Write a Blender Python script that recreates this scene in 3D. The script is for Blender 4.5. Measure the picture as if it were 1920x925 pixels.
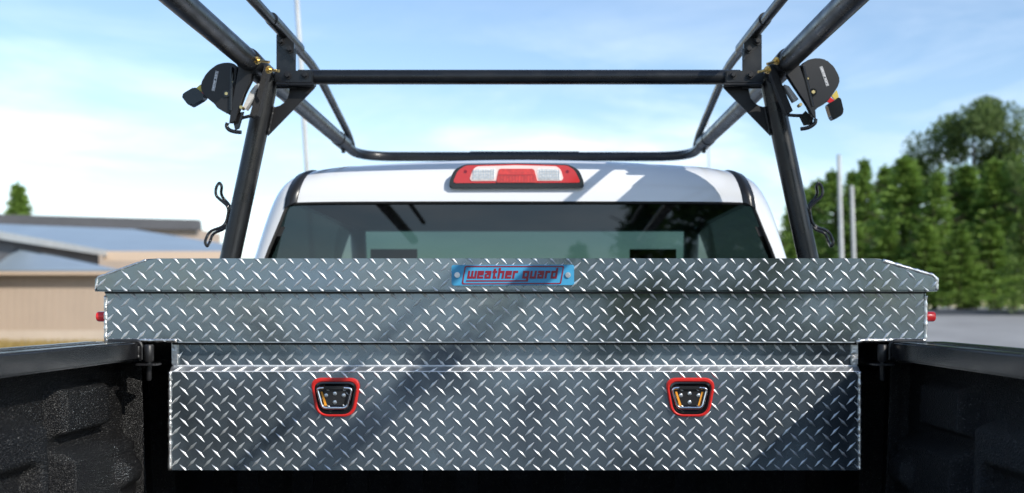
import bpy, bmesh, math, random
from mathutils import Vector, Matrix, noise
R = math.radians
scene = bpy.context.scene
for o in list(bpy.data.objects): bpy.data.objects.remove(o)
col = scene.collection

# ---------------------------------------------------------------- camera
CAMH = 1.55          # lens height above the ground
CAMX = 0.0428        # a little right of the truck's axis
F = 1950.0           # focal length in photo pixels
VX, VY = 1002.0, 576.0
cd = bpy.data.cameras.new('camera'); cam = bpy.data.objects.new('camera', cd); col.objects.link(cam)
cam.location = (CAMX, -2.3, CAMH); cam.rotation_euler = (R(90), 0, 0)
cd.sensor_width = 36.0; cd.lens = 36.0 * F / 1920
cd.shift_x = (960 - VX) / 1920; cd.shift_y = (VY - 462.5) / 1920
cd.clip_start = 0.05; cd.clip_end = 2000
cd.dof.use_dof = True; cd.dof.focus_distance = 2.32; cd.dof.aperture_fstop = 3.2
scene.camera = cam

# ---------------------------------------------------------------- sky, sun, exposure
SUN = Vector((0.75, -0.75, 0.66)).normalized()
w = bpy.data.worlds.new('World'); scene.world = w; w.use_nodes = True
nt = w.node_tree; N = nt.nodes; L = nt.links
bg = N['Background']; bg.inputs['Strength'].default_value = 0.138
sky = N.new('ShaderNodeTexSky'); sky.sky_type = 'NISHITA'; sky.sun_disc = False
sky.sun_elevation = math.asin(SUN.z); sky.sun_rotation = math.atan2(SUN.x, SUN.y)
sky.air_density = 1.0; sky.dust_density = 0.25; sky.ozone_density = 2.0
tc = N.new('ShaderNodeTexCoord'); mp = N.new('ShaderNodeMapping'); mp.inputs['Scale'].default_value = (1.6, 1.6, 6.5)
mp.inputs['Location'].default_value = (0.35, 0.2, 0.1)
nz = N.new('ShaderNodeTexNoise'); nz.inputs['Scale'].default_value = 2.2; nz.inputs['Detail'].default_value = 9; nz.inputs['Roughness'].default_value = 0.58
nz.inputs['Distortion'].default_value = 0.35
rp = N.new('ShaderNodeValToRGB'); rp.color_ramp.elements[0].position = 0.42; rp.color_ramp.elements[1].position = 0.80
mx = N.new('ShaderNodeMix'); mx.data_type = 'RGBA'; mx.inputs['B'].default_value = (8.6, 8.9, 9.2, 1)
n2 = N.new('ShaderNodeTexNoise'); n2.inputs['Scale'].default_value = 3.1; n2.inputs['Detail'].default_value = 7; n2.inputs['Distortion'].default_value = .5
L.new(mp.outputs['Vector'], n2.inputs['Vector'])
r2_ = N.new('ShaderNodeValToRGB'); r2_.color_ramp.elements[0].position = .40; r2_.color_ramp.elements[0].color = (.66, .69, .73, 1); r2_.color_ramp.elements[1].position = .54
m2 = N.new('ShaderNodeMix'); m2.data_type = 'RGBA'; m2.blend_type = 'MULTIPLY'; m2.inputs['Factor'].default_value = 1; m2.inputs['A'].default_value = (8.8, 9.1, 9.4, 1)
L.new(n2.outputs['Fac'], r2_.inputs['Fac']); L.new(r2_.outputs['Color'], m2.inputs['B']); L.new(m2.outputs['Result'], mx.inputs['B'])
L.new(tc.outputs['Generated'], mp.inputs['Vector']); L.new(mp.outputs['Vector'], nz.inputs['Vector'])
sx_ = N.new('ShaderNodeSeparateXYZ'); L.new(tc.outputs['Generated'], sx_.inputs[0])
mr_ = N.new('ShaderNodeMapRange'); mr_.inputs['From Min'].default_value = .10; mr_.inputs['From Max'].default_value = .27; mr_.inputs['To Min'].default_value = 1; mr_.inputs['To Max'].default_value = .14
L.new(sx_.outputs['Z'], mr_.inputs['Value'])     # cloud lies thickest low over the horizon
ml_ = N.new('ShaderNodeMath'); ml_.operation = 'MULTIPLY'; L.new(mr_.outputs[0], ml_.inputs[1])
L.new(nz.outputs['Fac'], rp.inputs['Fac']); L.new(rp.outputs['Color'], ml_.inputs[0]); L.new(ml_.outputs[0], mx.inputs['Factor'])
L.new(sky.outputs['Color'], mx.inputs['A']); L.new(mx.outputs['Result'], bg.inputs['Color'])
sd = bpy.data.lights.new('sun', 'SUN'); sd.energy = 3.5; sd.angle = R(0.53); sd.color = (1, 0.95, 0.87)
so = bpy.data.objects.new('sun', sd); col.objects.link(so); so.rotation_euler = SUN.to_track_quat('Z', 'Y').to_euler()
vs = scene.view_settings; vs.view_transform = 'Standard'; vs.look = 'None'; vs.exposure = 0.5; vs.gamma = 1; vs.use_curve_mapping = False
scene.render.resolution_x = 1024; scene.render.resolution_y = 493

# ---------------------------------------------------------------- helpers
def at(px, py, d):
    """world point seen at photo pixel (px,py) standing d metres in front of the lens"""
    return Vector((CAMX + (px - VX) * d / F, d - 2.3, CAMH - (py - VY) * d / F))
def tag(o, label=None, cat=None, group=None, kind=None):
    if label: o['label'] = label
    if cat: o['category'] = cat
    if group: o['group'] = group
    if kind: o['kind'] = kind
    return o
def empty(name, loc=(0, 0, 0)):
    o = bpy.data.objects.new(name, None); col.objects.link(o); o.location = loc; o.empty_display_size = 0.1
    bpy.context.view_layer.update()
    return o
def link(name, me, mat, parent=None):
    o = bpy.data.objects.new(name, me); col.objects.link(o)
    if mat and not me.materials: me.materials.append(mat)
    if parent:
        o.parent = parent; o.matrix_parent_inverse = world_of(parent).inverted()
    return o
def world_of(o):
    m = Matrix.Translation(o.location) @ o.rotation_euler.to_matrix().to_4x4()
    return (world_of(o.parent) @ o.matrix_parent_inverse @ m) if o.parent else m
def pyd(name, v, f, mat, parent=None, smooth=False):
    me = bpy.data.meshes.new(name); me.from_pydata([tuple(p) for p in v], [], f); me.update()
    if smooth: me.polygons.foreach_set('use_smooth', [True] * len(me.polygons))
    return link(name, me, mat, parent)
def frombm(name, bm, mat, parent=None, smooth=False, auto=None):
    bmesh.ops.recalc_face_normals(bm, faces=bm.faces)
    me = bpy.data.meshes.new(name); bm.to_mesh(me); bm.free()
    if smooth:
        me.polygons.foreach_set('use_smooth', [True] * len(me.polygons))
        if auto: me.set_sharp_from_angle(angle=R(auto))
    return link(name, me, mat, parent)
def bm_box(bm, lo, hi):
    vs_ = [bm.verts.new((x, y, z)) for x in (lo[0], hi[0]) for y in (lo[1], hi[1]) for z in (lo[2], hi[2])]
    for q in ((0,1,3,2),(4,6,7,5),(0,4,5,1),(2,3,7,6),(0,2,6,4),(1,5,7,3)): bm.faces.new([vs_[i] for i in q])
def box(name, lo, hi, mat, parent=None, bev=0.0, seg=2):
    bm = bmesh.new(); bm_box(bm, lo, hi)
    if bev: bmesh.ops.bevel(bm, geom=bm.edges[:], offset=bev, segments=seg, affect='EDGES', clamp_overlap=True)
    return frombm(name, bm, mat, parent, bool(bev), 40)
def bm_plate(bm, pts, back, bev=0.0, seg=2):
    """pts: world points of the front outline; extruded by vector back"""
    back = Vector(back)
    a = [bm.verts.new(p) for p in pts]; b = [bm.verts.new(Vector(p) + back) for p in pts]; n = len(a)
    fs = [bm.faces.new(a), bm.faces.new(b[::-1])]
    for i in range(n): fs.append(bm.faces.new((a[i], b[i], b[(i+1) % n], a[(i+1) % n])))
    if bev:
        es = [e for e in fs[0].edges]
        bmesh.ops.bevel(bm, geom=es, offset=bev, segments=seg, affect='EDGES', clamp_overlap=True)
def plate(name, pts, back, mat, parent=None, bev=0.0, seg=2):
    bm = bmesh.new(); bm_plate(bm, pts, back, bev, seg)
    return frombm(name, bm, mat, parent, bool(bev), 35)
def round_poly(pts, r, n=5):
    out = []
    m = len(pts)
    for i in range(m):
        p = Vector(pts[i]); a = (Vector(pts[i-1]) - p); b = (Vector(pts[(i+1) % m]) - p)
        rr = min(r, a.length * .45, b.length * .45)
        s, e = p + a.normalized() * rr, p + b.normalized() * rr
        for k in range(n + 1):
            t = k / n; out.append(s * (1-t)**2 + p * 2*t*(1-t) + e * t*t)
    return out
def round_path(pts, r, n=6):
    pts = [Vector(p) for p in pts]; out = [pts[0]]
    for i in range(1, len(pts) - 1):
        p = pts[i]; a = pts[i-1] - p; b = pts[i+1] - p
        rr = min(r, a.length * .48, b.length * .48)
        s, e = p + a.normalized() * rr, p + b.normalized() * rr
        for k in range(n + 1):
            t = k / n; out.append(s * (1-t)**2 + p * 2*t*(1-t) + e * t*t)
    return out + [pts[-1]]
def bm_tube(bm, path, r, seg=16, caps=True):
    path = [Vector(p) for p in path]; rings = []
    t0 = (path[1] - path[0]).normalized()
    up = Vector((0, 0, 1)) if abs(t0.z) < .9 else Vector((1, 0, 0))
    nrm = (up - t0 * up.dot(t0)).normalized()
    for i, p in enumerate(path):
        a = path[max(i-1, 0)]; b = path[min(i+1, len(path)-1)]
        t = (b - a).normalized(); nrm = (nrm - t * nrm.dot(t)).normalized(); bi = t.cross(nrm)
        rad = r[i] if isinstance(r, (list, tuple)) else r
        rings.append([bm.verts.new(p + (nrm * math.cos(k/seg*math.tau) + bi * math.sin(k/seg*math.tau)) * rad) for k in range(seg)])
    for i in range(len(rings)-1):
        for k in range(seg):
            bm.faces.new((rings[i][k], rings[i][(k+1) % seg], rings[i+1][(k+1) % seg], rings[i+1][k]))
    if caps: bm.faces.new(rings[0][::-1]); bm.faces.new(rings[-1])
def tube(name, path, r, mat, parent=None, seg=16):
    bm = bmesh.new(); bm_tube(bm, path, r, seg)
    return frombm(name, bm, mat, parent, True, 50)
def bm_bolt(bm, p, d, r=.009, h=.007, seg=6, washer=True):
    p = Vector(p); d = Vector(d).normalized()
    if washer: bm_tube(bm, [p - d*.002, p + d*.0025], r*1.45, 14)
    bm_tube(bm, [p, p + d*h, p + d*(h+.0015)], [r, r, r*.8], seg)
def bolt(name, p, d, mat, parent, r=.009, h=.008, seg=6):
    bm = bmesh.new(); bm_bolt(bm, p, d, r, h, seg)
    return frombm(name, bm, mat, parent, True, 30)

# ---------------------------------------------------------------- materials
def mat(name, base=(.5,.5,.5), rough=.5, metal=0., spec=.5, coat=0., nscale=0, namt=0., bump=0., bscale=200, rvar=0., rscale=6, trans=0., emis=None, detail=5):
    m = bpy.data.materials.new(name); m.use_nodes = True; t = m.node_tree; n = t.nodes; l = t.links; b = n['Principled BSDF']
    b.inputs['Base Color'].default_value = (*base, 1); b.inputs['Roughness'].default_value = rough; b.inputs['Metallic'].default_value = metal
    b.inputs['Specular IOR Level'].default_value = spec; b.inputs['Coat Weight'].default_value = coat; b.inputs['Coat Roughness'].default_value = .04
    b.inputs['Transmission Weight'].default_value = trans
    c = n.new('ShaderNodeTexCoord')
    def tex(scale, det=detail):
        x = n.new('ShaderNodeTexNoise'); x.inputs['Scale'].default_value = scale; x.inputs['Detail'].default_value = det
        l.new(c.outputs['Object'], x.inputs['Vector']); return x
    if namt:
        x = tex(nscale); mr = n.new('ShaderNodeMapRange'); mr.inputs['From Min'].default_value = .3; mr.inputs['From Max'].default_value = .7
        mr.inputs['To Min'].default_value = 1 - namt; mr.inputs['To Max'].default_value = 1 + namt
        mu = n.new('ShaderNodeMix'); mu.data_type = 'RGBA'; mu.blend_type = 'MULTIPLY'; mu.inputs['Factor'].default_value = 1
        mu.inputs['A'].default_value = (*base, 1); l.new(x.outputs['Fac'], mr.inputs['Value']); l.new(mr.outputs['Result'], mu.inputs['B']); l.new(mu.outputs['Result'], b.inputs['Base Color'])
    if rvar:
        x = tex(rscale, 6); mr = n.new('ShaderNodeMapRange'); mr.inputs['From Min'].default_value = .32; mr.inputs['From Max'].default_value = .68
        mr.inputs['To Min'].default_value = max(.02, rough - rvar); mr.inputs['To Max'].default_value = rough + rvar
        l.new(x.outputs['Fac'], mr.inputs['Value']); l.new(mr.outputs['Result'], b.inputs['Roughness'])
    if bump:
        x = tex(bscale, 4); bp = n.new('ShaderNodeBump'); bp.inputs['Strength'].default_value = bump; bp.inputs['Distance'].default_value = .002
        l.new(x.outputs['Fac'], bp.inputs['Height']); l.new(bp.outputs['Normal'], b.inputs['Normal'])
    return m
M = {}
M['alu'] = mat('tread_aluminium', (.175, .222, .262), .20, .82, nscale=6, namt=.28, rvar=.11, rscale=6, bump=.13, bscale=38)
M['alu_ridge'] = mat('tread_ridge_aluminium', (.72, .74, .755), .47, .86, nscale=22, namt=.12, rvar=.12, rscale=26, bump=.10, bscale=260)
M['alu_lit'] = mat('sunlit_fold', (.74, .76, .78), .42, 1, bump=.1, bscale=120)  # paler copy of the tread metal, sunlight on the ledge put into its colour
M['fold'] = mat('painted_fold_glint', (.86, .87, .88), .5, .7)  # near-white colour stands for the glint along the folds
M['weld'] = mat('weld_aluminium', (.72, .71, .69), .34, 1, nscale=90, namt=.2, bump=.9, bscale=160)
M['black_metal'] = mat('black_powder_coat', (.008, .0085, .0095), .30, 0, .5, bump=.05, bscale=700, nscale=14, namt=.35, rvar=.09, rscale=16)
M['black_steel'] = mat('black_satin_steel', (.012, .012, .013), .42, 0, .45, bump=.06, bscale=500)
M['black_plastic'] = mat('black_plastic', (.014, .014, .015), .3, 0, .5, bump=.05, bscale=300)
M['gloss_black'] = mat('gloss_black_plastic', (.01, .01, .011), .12, 0, .5)
M['rail_cap'] = mat('rail_cap_plastic', (.012, .0125, .014), .18, 0, .5, bump=.03, bscale=500, rvar=.06, rscale=9)
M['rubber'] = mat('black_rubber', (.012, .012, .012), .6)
M['gold'] = mat('zinc_yellow_bolt', (.78, .58, .26), .3, 1, nscale=60, namt=.2)
M['chrome'] = mat('chrome', (.8, .8, .82), .09, 1)
M['screw'] = mat('screw_zinc', (.6, .62, .64), .35, 1)
M['red'] = mat('red_rubber', (.58, .018, .014), .32, nscale=40, namt=.06)
M['redplastic'] = mat('red_button_plastic', (.80, .02, .02), .22, coat=.4)
M['orange'] = mat('orange_spring', (.75, .30, .02), .5)
M['blue'] = mat('nameplate_blue', (.05, .30, .52), .38, 0, .4, nscale=30, namt=.06)
M['darkred'] = mat('nameplate_red', (.21, .004, .018), .35)
M['white_print'] = mat('white_print', (.75, .75, .75), .5)
M['paint'] = mat('white_car_paint', (.70, .71, .72), .28, 0, .5, coat=1.0)
M['webbing'] = mat('black_webbing', (.02, .02, .021), .8, nscale=300, namt=.5, bump=1, bscale=420)
M['strapw'] = mat('grey_webbing', (.55, .54, .52), .7, nscale=200, namt=.15)
M['yellow'] = mat('yellow_tag', (.75, .58, .10), .5)
M['interior'] = mat('cab_trim', (.035, .036, .038), .7)
M['seat'] = mat('seat_cloth', (.05, .05, .052), .85)
M['redlens'] = mat('red_lens', (.5, .006, .006), .12, coat=.6)
M['redlens2'] = mat('red_centre_lens', (.55, .022, .014), .15, coat=.6, nscale=90, namt=.25)
M['clearlens'] = mat('clear_lens', (.74, .72, .70), .16, coat=.8, nscale=160, namt=.28)
M['pinklens'] = mat('lens_rim', (.85, .62, .58), .2, coat=.5)
M['pole'] = mat('galvanised_pole', (.46, .47, .46), .5, .3, nscale=3, namt=.1)
M['siding'] = mat('tan_siding', (.42, .33, .255), .7, nscale=.6, namt=.06)
M['trim'] = mat('tan_fascia', (.58, .44, .32), .6)
M['roof'] = mat('grey_metal_roof', (.24, .30, .36), .42, .0, nscale=.4, namt=.08)
M['roof_dark'] = mat('dark_roof_edge', (.10, .10, .105), .7, nscale=.5, namt=.1)
M['concrete'] = mat('concrete_base', (.50, .42, .34), .85, nscale=1, namt=.08)
M['bark'] = mat('bark', (.07, .05, .035), .9, nscale=6, namt=.3)
M['tyre'] = mat('tyre_rubber', (.015, .015, .015), .8)
M['rim'] = mat('alloy_rim', (.5, .5, .52), .3, 1)

def liner_material():
    m = mat('sprayed_bed_liner', (.006, .006, .0065), .33, 0, .5)
    t = m.node_tree; n = t.nodes; l = t.links; b = n['Principled BSDF']
    tc_ = n.new('ShaderNodeTexCoord'); c = n.new('ShaderNodeMapping'); c.inputs['Scale'].default_value = (1, .42, 1); l.new(tc_.outputs['Object'], c.inputs['Vector'])
    v = n.new('ShaderNodeTexVoronoi'); v.inputs['Scale'].default_value = 430; l.new(c.outputs['Vector'], v.inputs['Vector'])
    x = n.new('ShaderNodeTexNoise'); x.inputs['Scale'].default_value = 520; x.inputs['Detail'].default_value = 3; l.new(c.outputs['Vector'], x.inputs['Vector'])
    ad = n.new('ShaderNodeMath'); ad.operation = 'ADD'; l.new(v.outputs['Distance'], ad.inputs[0]); l.new(x.outputs['Fac'], ad.inputs[1])
    bp = n.new('ShaderNodeBump'); bp.inputs['Strength'].default_value = 1; bp.inputs['Distance'].default_value = .0030
    l.new(ad.outputs[0], bp.inputs['Height']); l.new(bp.outputs['Normal'], b.inputs['Normal'])
    fl = n.new('ShaderNodeTexNoise'); fl.inputs['Scale'].default_value = 420; fl.inputs['Detail'].default_value = 1; l.new(c.outputs['Vector'], fl.inputs['Vector'])
    cr = n.new('ShaderNodeValToRGB'); cr.color_ramp.elements[0].position = .64; cr.color_ramp.elements[0].color = (.008, .008, .0085, 1)
    cr.color_ramp.elements[1].position = .74; cr.color_ramp.elements[1].color = (.14, .14, .137, 1)  # pale flecks in the base colour stand for sun sparkle on the grain
    l.new(fl.outputs['Fac'], cr.inputs['Fac']); l.new(cr.outputs['Color'], b.inputs['Base Color'])
    return m
M['liner'] = liner_material()
def glass(name, tint, ior):
    m = bpy.data.materials.new(name); m.use_nodes = True; t = m.node_tree; n = t.nodes; l = t.links
    n.remove(n['Principled BSDF']); o = n['Material Output']
    tr = n.new('ShaderNodeBsdfTransparent'); tr.inputs['Color'].default_value = (*tint, 1)
    gl = n.new('ShaderNodeBsdfGlossy'); gl.inputs['Roughness'].default_value = 0.0; gl.inputs['Color'].default_value = (1, 1, 1, 1)
    fr = n.new('ShaderNodeFresnel'); fr.inputs['IOR'].default_value = ior
    g = n.new('ShaderNodeNewGeometry'); ab = n.new('ShaderNodeMix'); ab.data_type = 'FLOAT'
    mi = n.new('ShaderNodeMixShader'); ab.inputs['A'].default_value = ior; ab.inputs['B'].default_value = 1/ior; l.new(g.outputs['Backfacing'], ab.inputs['Factor']); l.new(ab.outputs['Result'], fr.inputs['IOR']); l.new(fr.outputs['Fac'], mi.inputs['Fac']); l.new(tr.outputs[0], mi.inputs[1]); l.new(gl.outputs[0], mi.inputs[2])
    l.new(mi.outputs[0], o.inputs['Surface']); return m
M['rear_glass'] = glass('tinted_rear_glass', (.105, .14, .138), 1.58)
M['side_glass'] = glass('privacy_side_glass', (.10, .13, .13), 1.5)
M['glass'] = glass('clear_window_glass', (.52, .72, .70), 1.5)
def foliage(name, c1, c2):
    m = mat(name, c1, .6, 0, .3); t = m.node_tree; n = t.nodes; l = t.links; b = n['Principled BSDF']
    oi = n.new('ShaderNodeNewGeometry'); c = n.new('ShaderNodeTexCoord')
    x = n.new('ShaderNodeTexNoise'); x.inputs['Scale'].default_value = .7; l.new(c.outputs['Object'], x.inputs['Vector'])
    ad = n.new('ShaderNodeMath'); ad.operation = 'MULTIPLY_ADD'; l.new(oi.outputs['Random Per Island'], ad.inputs[0]); ad.inputs[1].default_value = .6
    sb = n.new('ShaderNodeMath'); sb.operation = 'SUBTRACT'; l.new(x.outputs['Fac'], sb.inputs[0]); sb.inputs[1].default_value = .3
    l.new(sb.outputs[0], ad.inputs[2])
    mx_ = n.new('ShaderNodeMix'); mx_.data_type = 'RGBA'; mx_.inputs['A'].default_value = (*c1, 1); mx_.inputs['B'].default_value = (*c2, 1)
    l.new(ad.outputs[0], mx_.inputs['Factor']); l.new(mx_.outputs['Result'], b.inputs['Base Color'])
    tl = n.new('ShaderNodeBsdfTranslucent'); l.new(mx_.outputs['Result'], tl.inputs['Color'])
    ms = n.new('ShaderNodeMixShader'); ms.inputs['Fac'].default_value = .3
    l.new(b.outputs[0], ms.inputs[1]); l.new(tl.outputs[0], ms.inputs[2]); l.new(ms.outputs[0], n['Material Output'].inputs['Surface'])
    return m
M['needles'] = foliage('conifer_needles', (.075, .155, .035), (.32, .47, .09))
M['leaves'] = foliage('dark_leaves', (.06, .10, .035), (.16, .23, .06))
M['bright'] = foliage('bright_needles', (.10, .18, .035), (.20, .27, .06))
M['drygrass'] = foliage('dry_grass', (.30, .20, .06), (.42, .32, .12))

# ---------------------------------------------------------------- ground
def ground_z(x, y):
    s = max(0.0, min(1.0, (y - 30) / 19)); r = max(0.0, min(1.0, (x - 6) / 8)); s = s*s*(3-2*s); r = r*r*(3-2*r)
    return 1.42 * s * r
def ground_material():
    m = mat('asphalt_lot', (.25, .25, .25), .9, 0, .3, nscale=.35, namt=.16, bump=.4, bscale=60, detail=9)
    return m
def sheet(name, xs, ys, m, dz=0.0):
    v = [(x, y, ground_z(x, y) + dz) for y in ys for x in xs]; k = len(xs)
    f = [(j*k+i, j*k+i+1, (j+1)*k+i+1, (j+1)*k+i) for j in range(len(ys)-1) for i in range(k-1)]
    return tag(pyd(name, v, f, m, None, True), kind='structure')
xs = [-600, -300, -150, -80, -40, -20, -10, 0] + [4 + i for i in range(14)] + [20, 30, 45, 60, 80, 150, 300, 600]
ys = [-600, -300, -150, -80, -40, -20, 0, 15, 25, 30] + [33 + i for i in range(28)] + [66, 80, 120, 200, 400, 900]
sheet('ground', xs, ys, ground_material())
fx = [6 + .8*i for i in range(70)]
sheet('road', fx, [44.0 + .5*i for i in range(9)], mat('dark_asphalt', (.055, .058, .065), .85, nscale=.5, namt=.12), .006)
sheet('road_shoulder', fx, [52.0 + .5*i for i in range(11)], mat('pale_gravel', (.30, .29, .28), .9, nscale=.8, namt=.15), .006)

# ---------------------------------------------------------------- toolbox
D = 2.3
def fx_(px): return CAMX + (px - VX) * D / F
def fz_(py): return CAMH - (py - VY) * D / F
tb = empty('toolbox', (0, .25, CAMH - .366))
tag(tb, 'wide diamond plate aluminium truck toolbox spanning the pickup bed', 'toolbox')
LOZ = []
for i in range(9):
    t = -1 + i / 4
    wd = (1 - abs(t)) ** .75 * .82 + (.18 * (1 - min(1, abs(t) * 3)))
    hh = (1 - t*t) ** .6
    LOZ.append((t, max(wd, .02), hh))
def tread(name, prof, xlo, xhi, xc, s_back, s_fwd, px_, ps, parent, poly=None, hl=.0152, hw=.0037, ht=.0026):
    """raised lozenges over a folded sheet. prof: list of (y,z) down the sheet; lozenges '\\' at xc+i*px_, s_back+j*ps and '/' shifted half a pitch, s_fwd"""
    seglen = [0]
    for a, b in zip(prof, prof[1:]): seglen.append(seglen[-1] + math.hypot(b[0]-a[0], b[1]-a[1]))
    tot = seglen[-1]
    def mapp(s, h):
        s = max(0.0005, min(tot - .0005, s))
        for k in range(len(prof)-1):
            if s <= seglen[k+1] or k == len(prof)-2:
                a, b = prof[k], prof[k+1]; u = (s - seglen[k]) / (seglen[k+1]-seglen[k])
                ty, tz = (b[0]-a[0]), (b[1]-a[1]); ln = math.hypot(ty, tz)
                ny, nz_ = tz/ln, -ty/ln
                return a[0] + ty*u + ny*h, a[1] + tz*u + nz_*h
    v, f = [], []
    rnd = random.Random(3)
    for kind in (0, 1):
        s0 = s_back if kind == 0 else s_fwd; x0 = xc if kind == 0 else xc + px_/2
        for j in range(-3, int(tot/ps) + 4):
            sc = s0 + j*ps
            if sc < -.010 or sc > tot + .010: continue
            for i in range(int((xlo-x0)/px_) - 1, int((xhi-x0)/px_) + 2):
                cx = x0 + i*px_
                if cx < xlo - .009 or cx > xhi + .009: continue
                if poly and not poly(cx, sc): continue
                dx, ds = (.7071, .7071) if kind == 0 else (.7071, -.7071)
                k1 = hl * rnd.uniform(.94, 1.05); hk_ = ht * rnd.uniform(.75, 1.15); base = len(v)
                for (t, wd, hh) in LOZ:
                    for q, hq in ((-1, -.12), (-.55, .72), (0, 1.), (.55, .72), (1, -.12)):
                        X = cx + dx*t*k1 - ds*q*wd*hw; S = sc + ds*t*k1 + dx*q*wd*hw
                        h = hk_ * hh * hq if hq > 0 else -.0003
                        y, z = mapp(S, h)
                        v.append((max(xlo, min(xhi, X)), y, z))
                for a in range(8):
                    for b in range(4):
                        p = base + a*5 + b; f.append((p, p+1, p+6, p+5))
    o = pyd(name, v, f, M['alu_ridge'], parent, True); o['kind'] = 'stuff'
    return o
def sweep(name, prof, x0, x1, m, parent, nx=40):
    xs_ = [x0 + (x1-x0)*i/nx for i in range(nx+1)]
    v = [(x, p[0], p[1]) for p in prof for x in xs_]; k = nx+1
    f = [(j*k+i, j*k+i+1, (j+1)*k+i+1, (j+1)*k+i) for j in range(len(prof)-1) for i in range(nx)]
    return pyd(name, v, f, m, parent)
BOXD = .52
# lid: chamfered ends, rounded edges
zt, zb = fz_(485.5), fz_(547)
lid_out = [(fx_(184), zb), (fx_(184), fz_(524)), (fx_(190), fz_(519)), (fx_(282), fz_(486.5)), (fx_(300), zt), (fx_(1628), zt), (fx_(1644), fz_(486)), (fx_(1744), fz_(515)), (fx_(1752), fz_(521)), (fx_(1752), zb)]
LY = -.020
bm = bmesh.new(); bm_plate(bm, [(x, LY, z) for x, z in lid_out], (0, BOXD + .02, 0), .0035, 3)
lid = frombm('lid', bm, M['alu'], tb, True, 35)
def in_lid(cx, s):
    z = zt - s
    if cx < fx_(300): return z < fz_(524) + (cx - fx_(184)) / (fx_(290)-fx_(184)) * (zt - fz_(524)) - .006
    if cx > fx_(1628): return z < fz_(518) + (fx_(1752) - cx) / (fx_(1752)-fx_(1640)) * (zt - fz_(518)) - .006
    return True
PX = 30.4 * D / F
tread('tread_pattern', [(LY, zt), (LY, zb)], fx_(188), fx_(1749), fx_(516.3), (487.3-485.5)*D/F, (502-485.5)*D/F, PX, 29.3*D/F, lid, in_lid)
box('lid_seal_shadow', (fx_(200), LY + .008, zb - .0045), (fx_(1734), BOXD - .01, zb + .004), M['rubber'], tb, .001)  # dark seal strip put in to give the shadow line under the lid
# upper body (wide, rests on the rails)
zu, zl = fz_(548), fz_(641)
ub = box('upper_body', (fx_(197), 0, zl), (fx_(1737), BOXD, zu), M['alu'], tb, .002)
tread('tread_pattern', [(0, zu), (0, zl)], fx_(201), fx_(1733), fx_(493), (581.2-546)*D/F, (566.5-546)*D/F, PX, 29.7*D/F, ub)
# lower body: recessed strip, fold coloured as sunlit, door panel
zc, zd, ze, zf = fz_(641), fz_(687.5), fz_(698), fz_(885)
YR, YP = .036, .020
x0, x1 = fx_(312), fx_(1618)
prof = [(YR, zc + .002), (YR, zd), (YP, ze), (YP, zf)]
bm = bmesh.new()
pr = prof + [(BOXD - .02, zf), (BOXD - .02, zc + .002)]
a = [bm.verts.new((x0, y, z)) for y, z in pr]; b = [bm.verts.new((x1, y, z)) for y, z in pr]
bm.faces.new(a); bm.faces.new(b[::-1])
for i in range(6): bm.faces.new((a[i], b[i], b[(i+1) % 6], a[(i+1) % 6]))
bmesh.ops.bevel(bm, geom=[e for e in bm.edges if abs(e.verts[0].co.x - e.verts[1].co.x) > 1 and e.verts[0].co.y < .1], offset=.0012, segments=2, affect='EDGES')
lb = frombm('lower_body', bm, M['alu'], tb, True, 25)
lb.data.materials.append(M['alu_lit'])
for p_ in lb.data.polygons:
    if p_.normal.y < -.05 and p_.normal.z > .1 and p_.center.y < .1: p_.material_index = 1  # ledge faces take the sunlit copy
tread('tread_pattern', prof, x0 + .002, x1 - .002, fx_(339.4), (652.6-639)*D/F, (669.5-639)*D/F, PX, 29.5*D/F, lb)
box('hem_strip', (fx_(332), .002, zl - .0022), (fx_(1604), .03, zl - .0002), M['alu_lit'], tb, .0006)
box('seam_shadow', (x0 + .004, YR - .012, zl - .0075), (x1 - .004, YR + .02, zl - .0023), M['rubber'], tb, .001)  # dark strip added as the shadow under the upper body's edge
for y_, z_ in ((YR - .0004, zd), (YP + .0002, ze)):
    tube('fold_glint_strip', [(x0 + .003, y_, z_), (x1 - .003, y_, z_)], .0015, M['fold'], tb, 8)  # thin pale tubes added as highlight lines on the folds
def bead(name, pts, r, seedv):
    path = []
    rnd = random.Random(seedv)
    pts = [Vector(p) for p in pts]
    for a, b in zip(pts, pts[1:]):
        n = max(2, int((b-a).length / .004))
        for i in range(n): path.append(a.lerp(b, i/n))
    path.append(pts[-1])
    rr = [r * rnd.uniform(.75, 1.2) for _ in path]
    bm = bmesh.new(); bm_tube(bm, path, rr, 8)
    return frombm(name, bm, M['weld'], tb, True)
bead('weld_bead', [(fx_(198), .001, zu - .008), (fx_(198), .001, zl + .003), (fx_(331), .001, zl + .003)], .0042, 1)
bead('weld_bead', [(fx_(1735.5), .001, zu - .008), (fx_(1735.5), .001, zl + .003), (fx_(1618), .001, zl + .003), (fx_(1606), .001, zl - .001)], .0045, 2)
bead('weld_bead', [(x0 + .001, YP, ze), (x0 + .001, YP, zf)], .0045, 3)
bead('weld_bead', [(x1 - .001, YP, ze), (x1 - .001, YP, zf)], .0048, 4)
bead('weld_bead', [(fx_(1650), LY + .002, fz_(490)), (fx_(1743), LY + .002, fz_(517)), (fx_(1750), LY + .002, fz_(524)), (fx_(1750), LY + .002, fz_(545))], .0045, 5)
bead('weld_bead', [(fx_(280), LY + .002, fz_(489)), (fx_(190), LY + .002, fz_(521)), (fx_(186), LY + .002, fz_(545))], .003, 6)
for px_b in (312, 1604):      # corner angle pieces beside the recessed strip
    box('corner_angle', (fx_(px_b) + .0005, YR - .006, fz_(686)), (fx_(px_b + 13), YR + .01, zc - .001), M['weld'], tb, .0015)
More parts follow.
